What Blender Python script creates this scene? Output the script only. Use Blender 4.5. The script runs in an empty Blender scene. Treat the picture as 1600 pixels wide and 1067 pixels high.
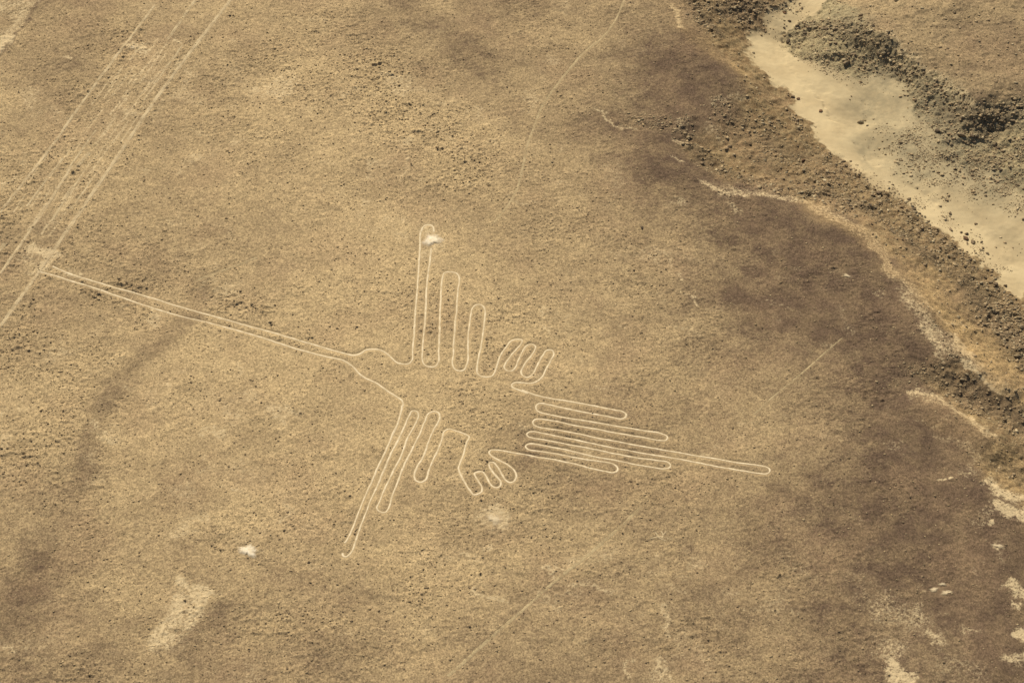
import bpy, math, random
import numpy as np

C = bpy.context.scene.collection
rad = math.radians
rng = np.random.default_rng(7)
random.seed(7)

# ------------------------------------------------------------------ camera
ALT, PITCH, LENS = 205.0, 45.0, 85.0            # metres above the plateau, degrees below the horizon, mm
CAM = np.array([0.0, -ALT / math.tan(rad(PITCH)), ALT])
cam_data = bpy.data.cameras.new('camera')
cam = bpy.data.objects.new('camera', cam_data)
C.objects.link(cam)
cam.location = CAM
cam.rotation_euler = (rad(90 - PITCH), 0, 0)
cam_data.lens = LENS
cam_data.sensor_width = 36.0
cam_data.clip_start = 1.0
cam_data.clip_end = 30000.0
bpy.context.scene.camera = cam

# ------------------------------------------------------------------ light
SUN_ELEV, SUN_AZ = 42.0, -16.0                  # azimuth measured from +Y towards +X
world = bpy.data.worlds.new('World')
bpy.context.scene.world = world
world.use_nodes = True
wn = world.node_tree
bg = wn.nodes['Background']
sky = wn.nodes.new('ShaderNodeTexSky')
sky.sky_type = 'NISHITA'
sky.sun_disc = False
sky.sun_elevation = rad(SUN_ELEV)
sky.sun_rotation = rad(SUN_AZ)
sky.altitude = 500
sky.dust_density = 2.5
wn.links.new(sky.outputs[0], bg.inputs[0])
bg.inputs[1].default_value = 0.060
sd = bpy.data.lights.new('sun', 'SUN')
sd.energy = 4.5
sd.angle = rad(0.5)
sd.color = (1.0, 0.93, 0.80)
sun = bpy.data.objects.new('sun', sd)
C.objects.link(sun)
sun.rotation_euler = (rad(90 - SUN_ELEV), 0, rad(180 - SUN_AZ))
sun.location = (0, 0, 260)
vs = bpy.context.scene.view_settings
vs.view_transform = 'Standard'
vs.look = 'None'
vs.gamma = 1.0
vs.exposure = 0.08

# ------------------------------------------------------------------ helpers
cp, sp_ = math.cos(rad(PITCH)), math.sin(rad(PITCH))
HALF = 18.0 / LENS


def rays(p):
    """photo pixels (1600 x 1067) -> world ray directions"""
    p = np.atleast_2d(np.asarray(p, float))
    u = (p[:, 0] - 800) / 800 * HALF
    v = (533.5 - p[:, 1]) / 800 * HALF
    return np.stack([u, cp + v * sp_, -sp_ + v * cp], 1)


def at(p, z=0.0):
    """points on the level z seen at the photo pixels p"""
    d = rays(p)
    t = (z - CAM[2]) / d[:, 2]
    return CAM + d * t[:, None]


def _hash(ix, iy, seed):
    h = (ix.astype(np.int64) * 374761393 + iy.astype(np.int64) * 668265263 + seed * 974634777) & 0x7fffffff
    h = ((h ^ (h >> 13)) * 1274126177) & 0x7fffffff
    h = h ^ (h >> 16)
    return (h & 0xffff) / 65535.0


def noise(x, y, wl, seed=0):
    """smooth value noise of wavelength wl metres in -1..1"""
    x = x / wl + 913.7
    y = y / wl + 517.3
    ix = np.floor(x); iy = np.floor(y)
    fx = x - ix; fy = y - iy
    fx = fx * fx * (3 - 2 * fx); fy = fy * fy * (3 - 2 * fy)
    a = _hash(ix, iy, seed); b = _hash(ix + 1, iy, seed)
    c = _hash(ix, iy + 1, seed); d = _hash(ix + 1, iy + 1, seed)
    return ((a + (b - a) * fx) * (1 - fy) + (c + (d - c) * fx) * fy) * 2 - 1


def sstep(a, b, v):
    t = np.clip((v - a) / (b - a), 0, 1)
    return t * t * (3 - 2 * t)


def rbf_solve(P, V, c, reg):
    D = np.sqrt(((P[:, None] - P[None]) ** 2).sum(-1) + c * c)
    n = len(P)
    A = np.zeros((n + 1, n + 1)); A[:n, :n] = D + np.eye(n) * reg
    A[n, :n] = 1; A[:n, n] = 1
    return np.linalg.solve(A, np.append(V, 0))


def rbf_eval(P, w, c, X, Y):
    out = np.full(X.shape, w[-1])
    for (px, py), k in zip(P, w[:-1]):
        out += k * np.sqrt((X - px) ** 2 + (Y - py) ** 2 + c * c)
    return out


# ------------------------------------------------------------------ the lie of the land
# control points: photo pixel and height in metres relative to the plateau
HP = []
for p in [(-150, -100), (0, 0), (200, 0), (400, 0), (600, 0), (800, 0), (930, 0), (980, 60), (1030, 130), (900, 120), (700, 150),
          (500, 150), (300, 150), (100, 150), (0, 300), (200, 300), (400, 300), (600, 300), (800, 300), (950, 260), (1030, 300),
          (1100, 340), (1200, 360), (1290, 400), (1350, 450), (1390, 520), (1390, 620), (1420, 700), (1480, 800), (1530, 900),
          (1560, 1000), (1000, 400), (1150, 450), (1250, 550), (1300, 700), (1350, 850), (1400, 1000), (0, 500), (200, 520),
          (400, 520), (600, 520), (800, 520), (1000, 560), (1150, 640), (0, 700), (200, 700), (400, 700), (600, 700), (800, 700),
          (1000, 720), (1200, 780), (0, 900), (200, 900), (400, 900), (600, 900), (800, 900), (1000, 900), (1200, 930), (-100, 1150),
          (200, 1150), (500, 1150), (800, 1150), (1100, 1150), (1400, 1150), (-150, 500), (-150, 800), (-100, 200),
          (970, 150), (1060, 150), (1110, 140), (1090, 90)]:
    HP.append((p[0], p[1], 0.0))
HP += [(1030, -40, -.1), (1045, 10, -.2), (1065, 40, -.25), (1085, 65, -.25), (1115, 95, -.25), (1145, 125, -.3), (1132, 152, -.35), (1112, 178, -.4),
       (1085, 192, -.4), (1040, 195, -.3), (960, 170, -.15), (985, 200, -.1), (1030, 222, -.1), (1060, 260, -.1), (1090, 290, -.15),
       (1140, 302, -.2), (1200, 312, -.2), (1270, 332, -.25), (1330, 352, -.3), (1370, 395, -.3), (1405, 435, -.2), (1435, 490, -.2),
       (1460, 535, -.3), (1485, 552, -.6), (1510, 568, -1.1), (1535, 590, -1.7), (1566, 608, -2.4), (1415, 590, -.3), (1440, 580, -1.0), (1475, 592, -2.2), (1510, 610, -3.2), (1550, 635, -4.2), (1590, 655, -4.8),
       (1435, 612, -.2), (1475, 636, -.2), (1510, 662, -.5), (1545, 684, -.9), (1500, 740, -.2), (1550, 722, -2.0), (1590, 740, -3.0), (1515, 700, -.7),
       (1545, 765, -.5), (1585, 795, -.6), (1600, 860, -.7), (1590, 930, -.7), (1640, 1000, -1.2), (1700, 900, -3)]
HP += [  # the side hollow and the long slope
       (1075, 225, -1.1), (1110, 215, -1.4), (1150, 200, -2.0), (1165, 165, -1.7), (1120, 255, -2.0), (1160, 240, -3.0), (1200, 200, -3.6), (1190, 160, -2.8),
       (1230, 240, -4.6), (1190, 275, -2.6), (1250, 292, -2.8), (1140, 275, -1.6), (1310, 318, -2.6), (1300, 285, -4.6), (1360, 330, -4.0), (1400, 360, -4.3),
       (1400, 395, -2.2), (1440, 430, -2.6), (1450, 390, -4.8), (1480, 470, -2.8), (1500, 430, -5.3), (1540, 500, -5.0), (1500, 530, -2.0),
       (1550, 560, -3.4), (1600, 540, -6.0), (1600, 600, -4.4), (1600, 690, -4.4), (1650, 720, -5.5),
       (1170, 120, -2.6), (1130, 70, -2.4), (1110, 40, -2.2), (1090, 5, -1.8), (1150, 30, -4.2), (1190, 15, -5.0), (1150, 70, -4.4), (1090, -40, -2.5)]
HP0 = HP
HP1 = [  # foot of the slope and the sandy bed
       (1185, 105, -5.4), (1215, 140, -6.0), (1250, 185, -6.3), (1275, 215, -6.5), (1310, 250, -6.7), (1360, 285, -6.9), (1410, 315, -7.1), (1455, 348, -7.3),
       (1500, 385, -7.5), (1550, 430, -7.7), (1600, 480, -7.9), (1680, 540, -8.4),
       (1290, 0, -6.2), (1240, 20, -6.6), (1190, 55, -6.8), (1200, 90, -7.0), (1240, 120, -7.2), (1290, 170, -7.5), (1330, 220, -7.8), (1380, 262, -8.0),
       (1440, 300, -8.2), (1500, 345, -8.5), (1560, 390, -8.7), (1620, 430, -9.0), (1340, -40, -5.8)]
HP2 = [(1360, 165, -8.1), (1353, 200, -8.7), (1408, 140, -5.2), (1420, 185, -5.6), (1402, 225, -6.2), (1365, 240, -8.6), (1445, 215, -5.9), (1330, 160, -7.2),  # the far side
       (1235, 60, -6.6), (1255, 90, -6.6), (1290, 110, -6.4), (1280, 70, -5.2), (1310, 75, -4.2), (1340, 85, -4.4), (1300, 35, -3.6), (1345, 45, -1.2), (1330, 10, -2.4), (1370, 55, -.8), (1390, 68, -.5),
       (1425, 88, -1.1), (1470, 125, -.9), (1500, 152, -.2), (1525, 168, -.1), (1550, 162, -.3), (1580, 152, -.6), (1605, 152, -.9), (1365, 105, -5.0), (1410, 120, -4.6), (1440, 150, -4.6),
       (1475, 175, -4.3), (1500, 210, -5.0), (1535, 215, -5.2), (1565, 195, -4.2), (1590, 190, -3.2), (1480, 225, -6.0), (1340, 130, -6.7), (1380, 160, -6.6), (1355, 195, -7.1),
       (1430, 250, -7.2), (1480, 270, -7.1), (1530, 260, -6.3), (1570, 240, -5.2), (1610, 230, -4.0), (1600, 300, -6.8), (1550, 320, -7.8), (1640, 340, -7.2),
       (1400, 20, -.8), (1450, 50, -.3), (1500, 90, -.2), (1550, 110, -.3), (1500, 10, 0), (1590, 60, 0), (1400, -80, -.5), (1600, -80, 0), (1750, 50, 0), (1700, 160, -2), (1750, 300, -5)]
N_NEAR, N_FAR = len(HP0), len(HP0) + len(HP1)
HP = HP0 + HP1 + HP2
HP = np.array(HP, float)
HP[:N_FAR, 2] *= .66
HP[N_FAR:, 2] = -2.15 + HP[N_FAR:, 2] * .43
HPW = np.concatenate([at(h[:2], h[2]) for h in HP])
c_h = 2.2
w_h = rbf_solve(HPW[:, :2], HP[:, 2], c_h, -0.05)

X0, X1, Y0, Y1, ST = -86.0, 96.0, -66.0, 84.0, 0.125
cg = 0.8
cxs = np.arange(X0 - 2, X1 + 2, cg); cys = np.arange(Y0 - 2, Y1 + 2, cg)
CX, CY = np.meshgrid(cxs, cys)
HC = rbf_eval(HPW[:, :2], w_h, c_h, CX, CY)
HC = np.minimum(HC, 0.15)


def bil(G, x, y):
    fx = np.clip((x - cxs[0]) / cg, 0, len(cxs) - 1.001); fy = np.clip((y - cys[0]) / cg, 0, len(cys) - 1.001)
    ix = fx.astype(int); iy = fy.astype(int); fx = fx - ix; fy = fy - iy
    return (G[iy, ix] * (1 - fx) + G[iy, ix + 1] * fx) * (1 - fy) + (G[iy + 1, ix] * (1 - fx) + G[iy + 1, ix + 1] * fx) * fy


def on(p):
    """points of the land seen at the photo pixels p"""
    d = rays(p)
    lo = np.full(len(d), (3.0 - CAM[2])) / d[:, 2]
    hi = np.full(len(d), (-14.0 - CAM[2])) / d[:, 2]
    ts = np.linspace(0, 1, 120)
    T = lo[:, None] + (hi - lo)[:, None] * ts
    X = CAM[0] + d[:, 0:1] * T; Y = CAM[1] + d[:, 1:2] * T; Z = CAM[2] + d[:, 2:3] * T
    below = Z < bil(HC, X, Y)
    k = np.argmax(below, 1)
    k = np.where(below.any(1), k, 119)
    t = T[np.arange(len(d)), k]
    P = CAM + d * t[:, None]
    P[:, 2] = bil(HC, P[:, 0], P[:, 1])
    return P


# ------------------------------------------------------------------ fine grid and painted masks
xs = np.arange(X0, X1, ST); ys = np.arange(Y0, Y1, ST)
GX, GY = np.meshgrid(xs, ys)
NX, NY = len(xs), len(ys)
WX = GX + .9 * noise(GX, GY, 2.6, 1) + .45 * noise(GX, GY, .8, 2) + .2 * noise(GX, GY, .35, 3)
WY = GY + .9 * noise(GX, GY, 2.6, 4) + .45 * noise(GX, GY, .8, 5) + .2 * noise(GX, GY, .35, 6)
zero = lambda: np.zeros((NY, NX))


def stroke(M, pts, w, s=1.0, soft=.5, warp=True, world_pts=False):
    """max-blend a soft line of half width w metres"""
    P = np.asarray(pts, float) if world_pts else on(pts)[:, :2]
    if len(P) == 1:
        P = np.vstack([P, P + .01])
    r = w * (1 + soft) + (1.6 if warp else .1)
    for a, b in zip(P[:-1], P[1:]):
        i0 = max(int((min(a[0], b[0]) - r - X0) / ST), 0); i1 = min(int((max(a[0], b[0]) + r - X0) / ST) + 1, NX)
        j0 = max(int((min(a[1], b[1]) - r - Y0) / ST), 0); j1 = min(int((max(a[1], b[1]) + r - Y0) / ST) + 1, NY)
        if i0 >= i1 or j0 >= j1:
            continue
        x = (WX if warp else GX)[j0:j1, i0:i1]; y = (WY if warp else GY)[j0:j1, i0:i1]
        d = b - a; L = max((d ** 2).sum(), 1e-9)
        t = np.clip(((x - a[0]) * d[0] + (y - a[1]) * d[1]) / L, 0, 1)
        q = np.hypot(x - a[0] - t * d[0], y - a[1] - t * d[1])
        v = s * (1 - sstep(w * (1 - soft), w * (1 + soft), q))
        np.maximum(M[j0:j1, i0:i1], v, out=M[j0:j1, i0:i1])


def poly_mask(px, soft, z=None):
    P = (on(px) if z is None else at(px, z))[:, :2]
    ins = np.zeros(CX.shape, bool); dist = np.full(CX.shape, 1e9)
    for a, b in zip(P, np.roll(P, -1, 0)):
        cond = (a[1] > CY) != (b[1] > CY)
        xi = (b[0] - a[0]) * (CY - a[1]) / (b[1] - a[1] + 1e-12) + a[0]
        ins ^= cond & (CX < xi)
        d = b - a; L = (d ** 2).sum() + 1e-9
        t = np.clip(((CX - a[0]) * d[0] + (CY - a[1]) * d[1]) / L, 0, 1)
        dist = np.minimum(dist, np.hypot(CX - a[0] - t * d[0], CY - a[1] - t * d[1]))
    sdv = bil(np.where(ins, dist, -dist), WX, WY)
    return sstep(-soft, soft, sdv)


H = bil(HC, GX, GY)

farp = poly_mask([(1290, -200), (1300, 0), (1345, 25), (1385, 62), (1425, 86), (1470, 122), (1505, 155), (1530, 165), (1560, 155), (1610, 150), (1700, 140), (1900, -200)], .6)
farp0 = farp
# the sheet of desert varnish: photo pixel and amount
VP = [(20, 200, .32), (150, 100, .3), (300, 150, .28), (450, 150, .12), (600, 200, .1), (700, 100, .38), (800, 60, .35), (900, 100, .4), (1000, 60, .6),
      (1050, 100, 1), (1100, 130, 1.05), (1000, 200, .65), (1040, 260, .85), (1100, 330, .8), (1000, 110, .7), (1060, 180, .9), (1020, 320, .55), (1200, 360, 1), (1300, 420, .95), (1380, 500, 1), (1400, 600, .9),
      (1300, 600, .7), (1200, 500, .7), (1100, 450, .5), (1250, 430, .9), (1300, 520, .95), (1000, 400, .3), (900, 300, .38), (850, 250, .35), (800, 400, .12), (900, 500, .15), (700, 500, .12),
      (500, 500, .15), (400, 350, .3), (200, 350, .32), (150, 450, .35), (100, 600, .22), (40, 650, .18), (200, 700, .3), (300, 600, .15), (450, 650, .1),
      (600, 620, .12), (720, 640, .2), (800, 700, .32), (840, 690, .5), (1000, 640, .3), (1100, 650, .38), (1150, 620, .5), (1200, 700, .5), (1300, 800, .7), (1350, 850, .85),
      (1450, 850, 1), (1540, 900, 1), (1450, 750, .95), (1350, 700, .7), (1200, 850, .5), (1200, 950, .5), (1300, 1000, .62), (1450, 1000, .8), (1550, 1030, .95),
      (1000, 900, .5), (900, 850, .38), (950, 1000, .45), (800, 1000, .42), (700, 1000, .35), (850, 1050, .55), (500, 900, .3), (600, 1050, .45), (400, 1000, .38),
      (300, 1050, .55), (100, 1050, .48), (100, 850, .42), (30, 850, .42), (50, 950, .5), (200, 900, .35), (60, 780, .38), (1560, 60, .55), (1450, 40, .4), (1590, 130, .6),
      (1380, 20, .35), (350, 800, .22), (500, 780, .12), (650, 780, .15), (120, 20, .35), (500, 20, .25), (620, 20, .4), (560, 330, .15), (0, 420, .3), (1500, 100, .45),
      (1040, 520, .25), (1500, 960, .95), (1250, 560, .62)]
VP = np.array(VP, float)
VP[:, 2] *= np.where(VP[:, 0] > 950, 1.12, 1.0)
VW = on(VP[:, :2])[:, :2]
w_v = rbf_solve(VW, VP[:, 2], 3.0, -0.4)
VC = np.clip(rbf_eval(VW, w_v, 3.0, CX, CY), 0, 1.1)
varn = bil(VC, WX, WY)
varn += .13 * noise(WX, WY, 11, 11) + .12 * noise(WX * .7, WY, 4.6, 12) + .13 * noise(WX * .8, WY * 1.1, 2.1, 13) + .06 * noise(WX, WY, .8, 14)
varn = varn + .04 * farp0
varn = np.clip(varn, 0, 1.1)
patchy = sstep(.15, .95, noise(WX, WY, 5.5, 17) * .6 + noise(WX, WY, 2.1, 18) * .5 + noise(WX, WY, 1.0, 19) * .3) * .58 * (1 - .6 * varn)

dark = zero()      # smooth dust-laden swales, then slope strokes of dark rubble and painted shade
for pts, w, s in [([(300, 500), (285, 515), (240, 545), (205, 575), (178, 608), (158, 650), (142, 690), (132, 740)], 1.3, .85), ([(312, 440), (308, 480), (300, 500)], 1.0, .4),
                  ([(142, 690), (110, 760), (70, 860), (20, 960)], 2.0, .36),
                  ([(620, -5), (660, 40), (715, 65), (760, 95)], 1.6, .45), ([(720, 80), (750, 100)], 2.2, .35),
                  ([(940, 185), (975, 205), (1010, 218), (1045, 222)], 1.0, .5), ([(950, 180), (1000, 230), (1040, 270)], 1.6, .35),
                  ([(1250, 500), (1290, 530)], 2.0, .5), ([(1210, 545), (1250, 560)], 1.4, .5), ([(1150, 460), (1200, 480)], 1.3, .4),
                  ([(390, 60), (370, 110)], 1.6, .3), ([(150, 60), (130, 100)], 2.4, .35), ([(60, 170), (10, 210)], 2.0, .35),
                  ([(830, 670), (830, 700), (815, 720)], .9, .5), ([(335, 955), (300, 985), (280, 1020)], 1.3, .55),
                  ([(70, 350), (90, 370)], 1.3, .5), ([(480, 590), (500, 640)], 1.6, .25), ([(1000, 470), (1060, 480)], 1.5, .3),
                  ([(720, 980), (800, 1000), (830, 1040)], 2.2, .3), ([(1400, 690), (1450, 720)], 3, .4), ([(690, 520), (760, 560)], 1.2, .25),
                  ([(740, 0), (800, 20)], 2.0, .3), ([(300, 700), (260, 740)], 2.0, .3)]:
    stroke(dark, pts, w * 1.2, s * (.95 if len(pts) > 6 else .8), .9)
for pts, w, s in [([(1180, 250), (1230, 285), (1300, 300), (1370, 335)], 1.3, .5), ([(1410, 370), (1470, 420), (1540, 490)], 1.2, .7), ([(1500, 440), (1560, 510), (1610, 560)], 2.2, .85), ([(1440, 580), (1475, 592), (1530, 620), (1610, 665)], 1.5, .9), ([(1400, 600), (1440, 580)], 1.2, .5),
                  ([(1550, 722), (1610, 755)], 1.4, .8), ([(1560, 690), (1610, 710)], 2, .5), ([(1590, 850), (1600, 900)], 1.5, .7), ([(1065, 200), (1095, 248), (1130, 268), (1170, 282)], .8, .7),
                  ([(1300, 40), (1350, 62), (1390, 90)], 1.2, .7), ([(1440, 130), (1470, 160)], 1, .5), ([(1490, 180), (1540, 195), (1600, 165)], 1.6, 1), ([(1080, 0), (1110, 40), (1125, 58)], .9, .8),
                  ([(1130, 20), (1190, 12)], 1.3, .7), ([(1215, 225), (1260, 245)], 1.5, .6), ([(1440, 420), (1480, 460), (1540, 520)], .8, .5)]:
    stroke(dark, pts, w, s, .8)  # dark rubble plus shade painted into the slope valleys and the far bank

pale = zero()      # light subsoil laid bare
for pts, w, s in [([(1095, 288), (1112, 298), (1130, 303)], .6, .62), ([(1120, 295), (1150, 296)], .8, .4), ([(1130, 303), (1180, 309), (1215, 312)], .45, .58), ([(1182, 308), (1208, 312)], .4, .6),
                  ([(1215, 312), (1260, 325), (1300, 340), (1326, 352), (1345, 370), (1362, 392), (1385, 415), (1405, 440), (1420, 470), (1440, 500)], .4, .55), ([(1140, 300), (1215, 308), (1262, 320), (1305, 336), (1350, 365), (1392, 412), (1412, 440), (1445, 500), (1480, 540)], 1.2, .55), ([(1495, 535), (1530, 575), (1580, 608)], 1.0, .55), ([(1445, 618), (1480, 640), (1550, 685)], 1.1, .5),
                  ([(1290, 335), (1320, 349)], .5, .6),
                  ([(1403, 452), (1425, 485), (1445, 520), (1462, 545)], .7, .45), ([(1440, 508), (1452, 522), (1464, 538)], .7, .7), ([(1462, 545), (1470, 565)], .5, .6),
                  ([(1430, 455), (1470, 490), (1500, 510)], .35, .6),
                  ([(1492, 528), (1506, 540), (1520, 553)], .45, .95), ([(1505, 560), (1528, 585), (1545, 600), (1566, 608)], .5, .85), ([(1566, 608), (1590, 606)], .5, .5),
                  ([(1430, 622), (1450, 618), (1466, 624), (1478, 636), (1492, 648), (1508, 655), (1524, 668), (1540, 680), (1553, 684)], .6, .72),
                  ([(1500, 650), (1460, 662), (1430, 656)], .2, .4),
                  ([(1465, 678), (1500, 690), (1530, 705), (1525, 730), (1500, 742)], .6, .45), ([(1462, 755), (1475, 748)], .2, .8),
                  ([(1545, 755), (1565, 768), (1580, 780), (1605, 780)], .8, .9), ([(1560, 795), (1585, 802), (1605, 812)], .9, .9), ([(1540, 800), (1520, 818)], .6, .4),
                  ([(1538, 815), (1543, 818)], .25, .9), ([(1552, 850), (1568, 856)], .35, 1), ([(1560, 845), (1565, 875)], .8, .35),
                  ([(1580, 915), (1592, 930), (1605, 935)], .8, .8), ([(1580, 942), (1588, 952)], .3, .8), ([(1590, 985), (1605, 992)], .7, .95), ([(1585, 1040), (1605, 1030)], .8, .7),
                  
                  ([(1390, 1035), (1400, 1050), (1412, 1064)], .9, .9), ([(1380, 1015), (1405, 1020)], 1.5, .5), ([(1380, 950), (1410, 960), (1450, 980)], 1.8, .45),
                  ([(1430, 945), (1440, 970)], .8, .5), ([(1460, 995), (1465, 1010)], .6, .6), ([(1510, 985), (1530, 990)], 1, .45), ([(1470, 1040), (1530, 1050)], 1.6, .35), ([(1330, 930), (1390, 930)], 1.8, .3),
                  ([(1380, 52), (1400, 60), (1430, 88), (1455, 112), (1480, 132)], .6, .5), ([(1485, 138), (1505, 158), (1525, 163)], .8, .55),
                  ([(1048, 16), (1060, 28), (1068, 40)], .6, .8), ([(1125, 165), (1150, 155), (1170, 158)], .9, .42), ([(1105, 200), (1120, 212)], 1.1, .45), ([(1062, 195), (1065, 200)], .7, .5),
                  ([(1075, 225), (1060, 217)], .5, .6), ([(1045, 245), (1060, 250)], .5, .5), ([(1058, 310), (1060, 318)], .5, .6),
                  ([(930, 175), (950, 187), (970, 198), (990, 207)], .35, .6), ([(1040, 325), (1055, 315)], .25, .6), ([(1140, 315), (1148, 325)], .6, .5),
                  ([(284, 902), (298, 918)], .6, .8), ([(322, 915), (310, 930), (300, 950), (288, 975)], .8, .75), ([(280, 935), (265, 965), (250, 985), (252, 1010)], 1.0, .75),
                  ([(290, 930), (275, 965), (262, 1000)], 2.2, .45), ([(440, 790), (442, 815)], .5, .5), ([(320, 800), (322, 815)], .4, .5), ([(380, 840), (400, 840)], 1.2, .35),
                  ([(55, 385), (78, 398)], 1.1, .85), ([(75, 398), (65, 420)], .8, .7), ([(40, 400), (60, 420)], 1.8, .45), ([(110, 425), (130, 430)], .7, .6),
                  ([(200, 72), (215, 76)], .6, .85), ([(215, 76), (230, 90)], .18, .8), ([(275, 68), (282, 70)], .4, .8), ([(100, 92), (108, 92)], .5, .7),
                  ([(210, 175), (200, 170)], .9, .5), ([(240, 190), (260, 170)], 1.2, .35), ([(345, 95), (370, 110), (390, 150)], 1.6, .35),
                  ([(0, 12), (35, 0)], 1.2, .55), ([(-5, 70), (20, 40), (45, 10), (60, -5)], 1.3, .55), ([(-3, 75), (12, 58)], .9, .95),
                  ([(310, 676), (330, 672), (345, 678)], .3, .55), ([(905, 620), (930, 609), (950, 611), (975, 625)], .5, .35), ([(935, 610), (945, 612)], .4, .5),
                  ([(730, 925), (755, 940), (785, 943)], .35, .65), ([(852, 890), (870, 900)], .5, .6), ([(860, 882), (872, 888)], .3, .6), ([(905, 905), (930, 910), (970, 928)], .7, .5),
                  ([(890, 905), (920, 907)], .5, .5), ([(760, 805), (785, 815)], 1.3, .7), ([(765, 825), (790, 828)], 1.2, .35), ([(725, 865), (728, 867)], .4, .6), ([(758, 857), (762, 857)], .4, .6),
                  ([(1015, 838), (1040, 845)], .12, .6), ([(1150, 947), (1166, 955)], .3, .5), ([(1235, 955), (1247, 959)], .25, .4), ([(1045, 940), (1050, 970), (1045, 985)], .5, .55),
                  ([(1020, 1030), (1040, 1050)], .9, .55), ([(975, 1040), (980, 1048)], .5, .6), ([(1085, 1000), (1110, 1050)], 1.2, .35), ([(1000, 960), (980, 990)], 2, .2),
                  ([(1310, 430), (1325, 427), (1332, 434)], .35, .45), ([(1062, 425), (1075, 440)], .35, .5), ([(1068, 455), (1085, 475)], .3, .6), ([(1290, 458), (1285, 450)], 1, .3),
                  ([(1310, 490), (1318, 520)], .6, .5), ([(1295, 545), (1300, 548)], .6, .5), ([(1200, 492), (1215, 505)], .5, .4), ([(1050, 512), (1075, 510)], .6, .4),
                  ([(675, 200), (690, 205), (700, 215)], .8, .4), ([(1190, 470), (1225, 480), (1255, 495)], .2, .55), ([(1060, 400), (1110, 405)], .4, .35), ([(1230, 405), (1300, 410)], .4, .3),
                  ([(940, 265), (955, 275)], .5, .4), ([(868, 228), (875, 235)], .5, .4), ([(660, 185), (720, 100)], 2, .12), ([(300, 650), (330, 620)], 1.5, .3),
                  ([(40, 700), (20, 620)], 2, .25), ([(230, 615), (235, 630)], 1.2, .35), ([(375, 725), (395, 735)], 1.4, .35), ([(1340, 900), (1360, 930)], 1.2, .3), ([(650, 350), (690, 420)], 2.2, .2),
                  ([(40, 1020), (25, 1010)], 1.2, .35), ([(10, 1005), (25, 1020)], .8, .5), ([(90, 985), (60, 1010)], 1.6, .3), ([(30, 830), (60, 850)], 2, .2)]:
    stroke(pale, pts, w * 1.1, min(s * (.72 if 1100 < pts[0][0] < 1345 and 380 < pts[0][1] < 600 else 1.0), 1), .9)
for k in range(320):      # small random scuffs where stones are thin
    q = (rng.uniform(0, 1600), rng.uniform(0, 1067))
    if q[0] > 1000 and q[1] < 350:
        continue
    a = rng.uniform(-.3, .6); L = rng.uniform(4, 26)
    stroke(pale, [q, (q[0] + L * math.cos(a), q[1] + L * math.sin(a) * .6)], rng.uniform(.2, .8), rng.uniform(.12, .4), .95)

orange = zero()
for pts, w, s in [([(1260, 325), (1330, 355), (1400, 420), (1450, 470), (1500, 520), (1560, 590), (1600, 620)], 1.6, .8),
                  ([(1450, 430), (1500, 480), (1560, 560), (1600, 600)], 2.6, .5), ([(1050, 15), (1070, 40), (1100, 80), (1150, 110)], 1.2, .6), ([(1470, 640), (1540, 700), (1600, 760)], 2.4, .5)]:
    stroke(orange, pts, w, s, .8)

grey = zero()
for pts, w, s in [([(1375, 135), (1385, 200), (1430, 262)], 4.4, .72), ([(1440, 170), (1480, 250), (1560, 300)], 4, .7), ([(1290, 120), (1330, 150)], 2.5, .3), ([(1500, 330), (1600, 380)], 2.5, .25), ([(1385, 120), (1372, 150), (1360, 175), (1352, 190)], .9, .8), ([(1352, 200), (1348, 215), (1352, 240), (1365, 265)], .8, .6), ([(1395, 170), (1400, 190), (1370, 205)], 2.0, .6),
                  ([(1420, 155), (1425, 175)], 1.0, .5), ([(1385, 215), (1390, 240), (1385, 262)], .8, .45), ([(1385, 270), (1450, 275), (1420, 250)], 2.2, .4), ([(1310, 25), (1345, 40)], 2, .4),
                  ([(1470, 250), (1500, 280)], 2.5, .3), ([(1580, 180), (1600, 170)], 1.4, .5)]:
    stroke(grey, pts, w, s, .9)

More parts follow.
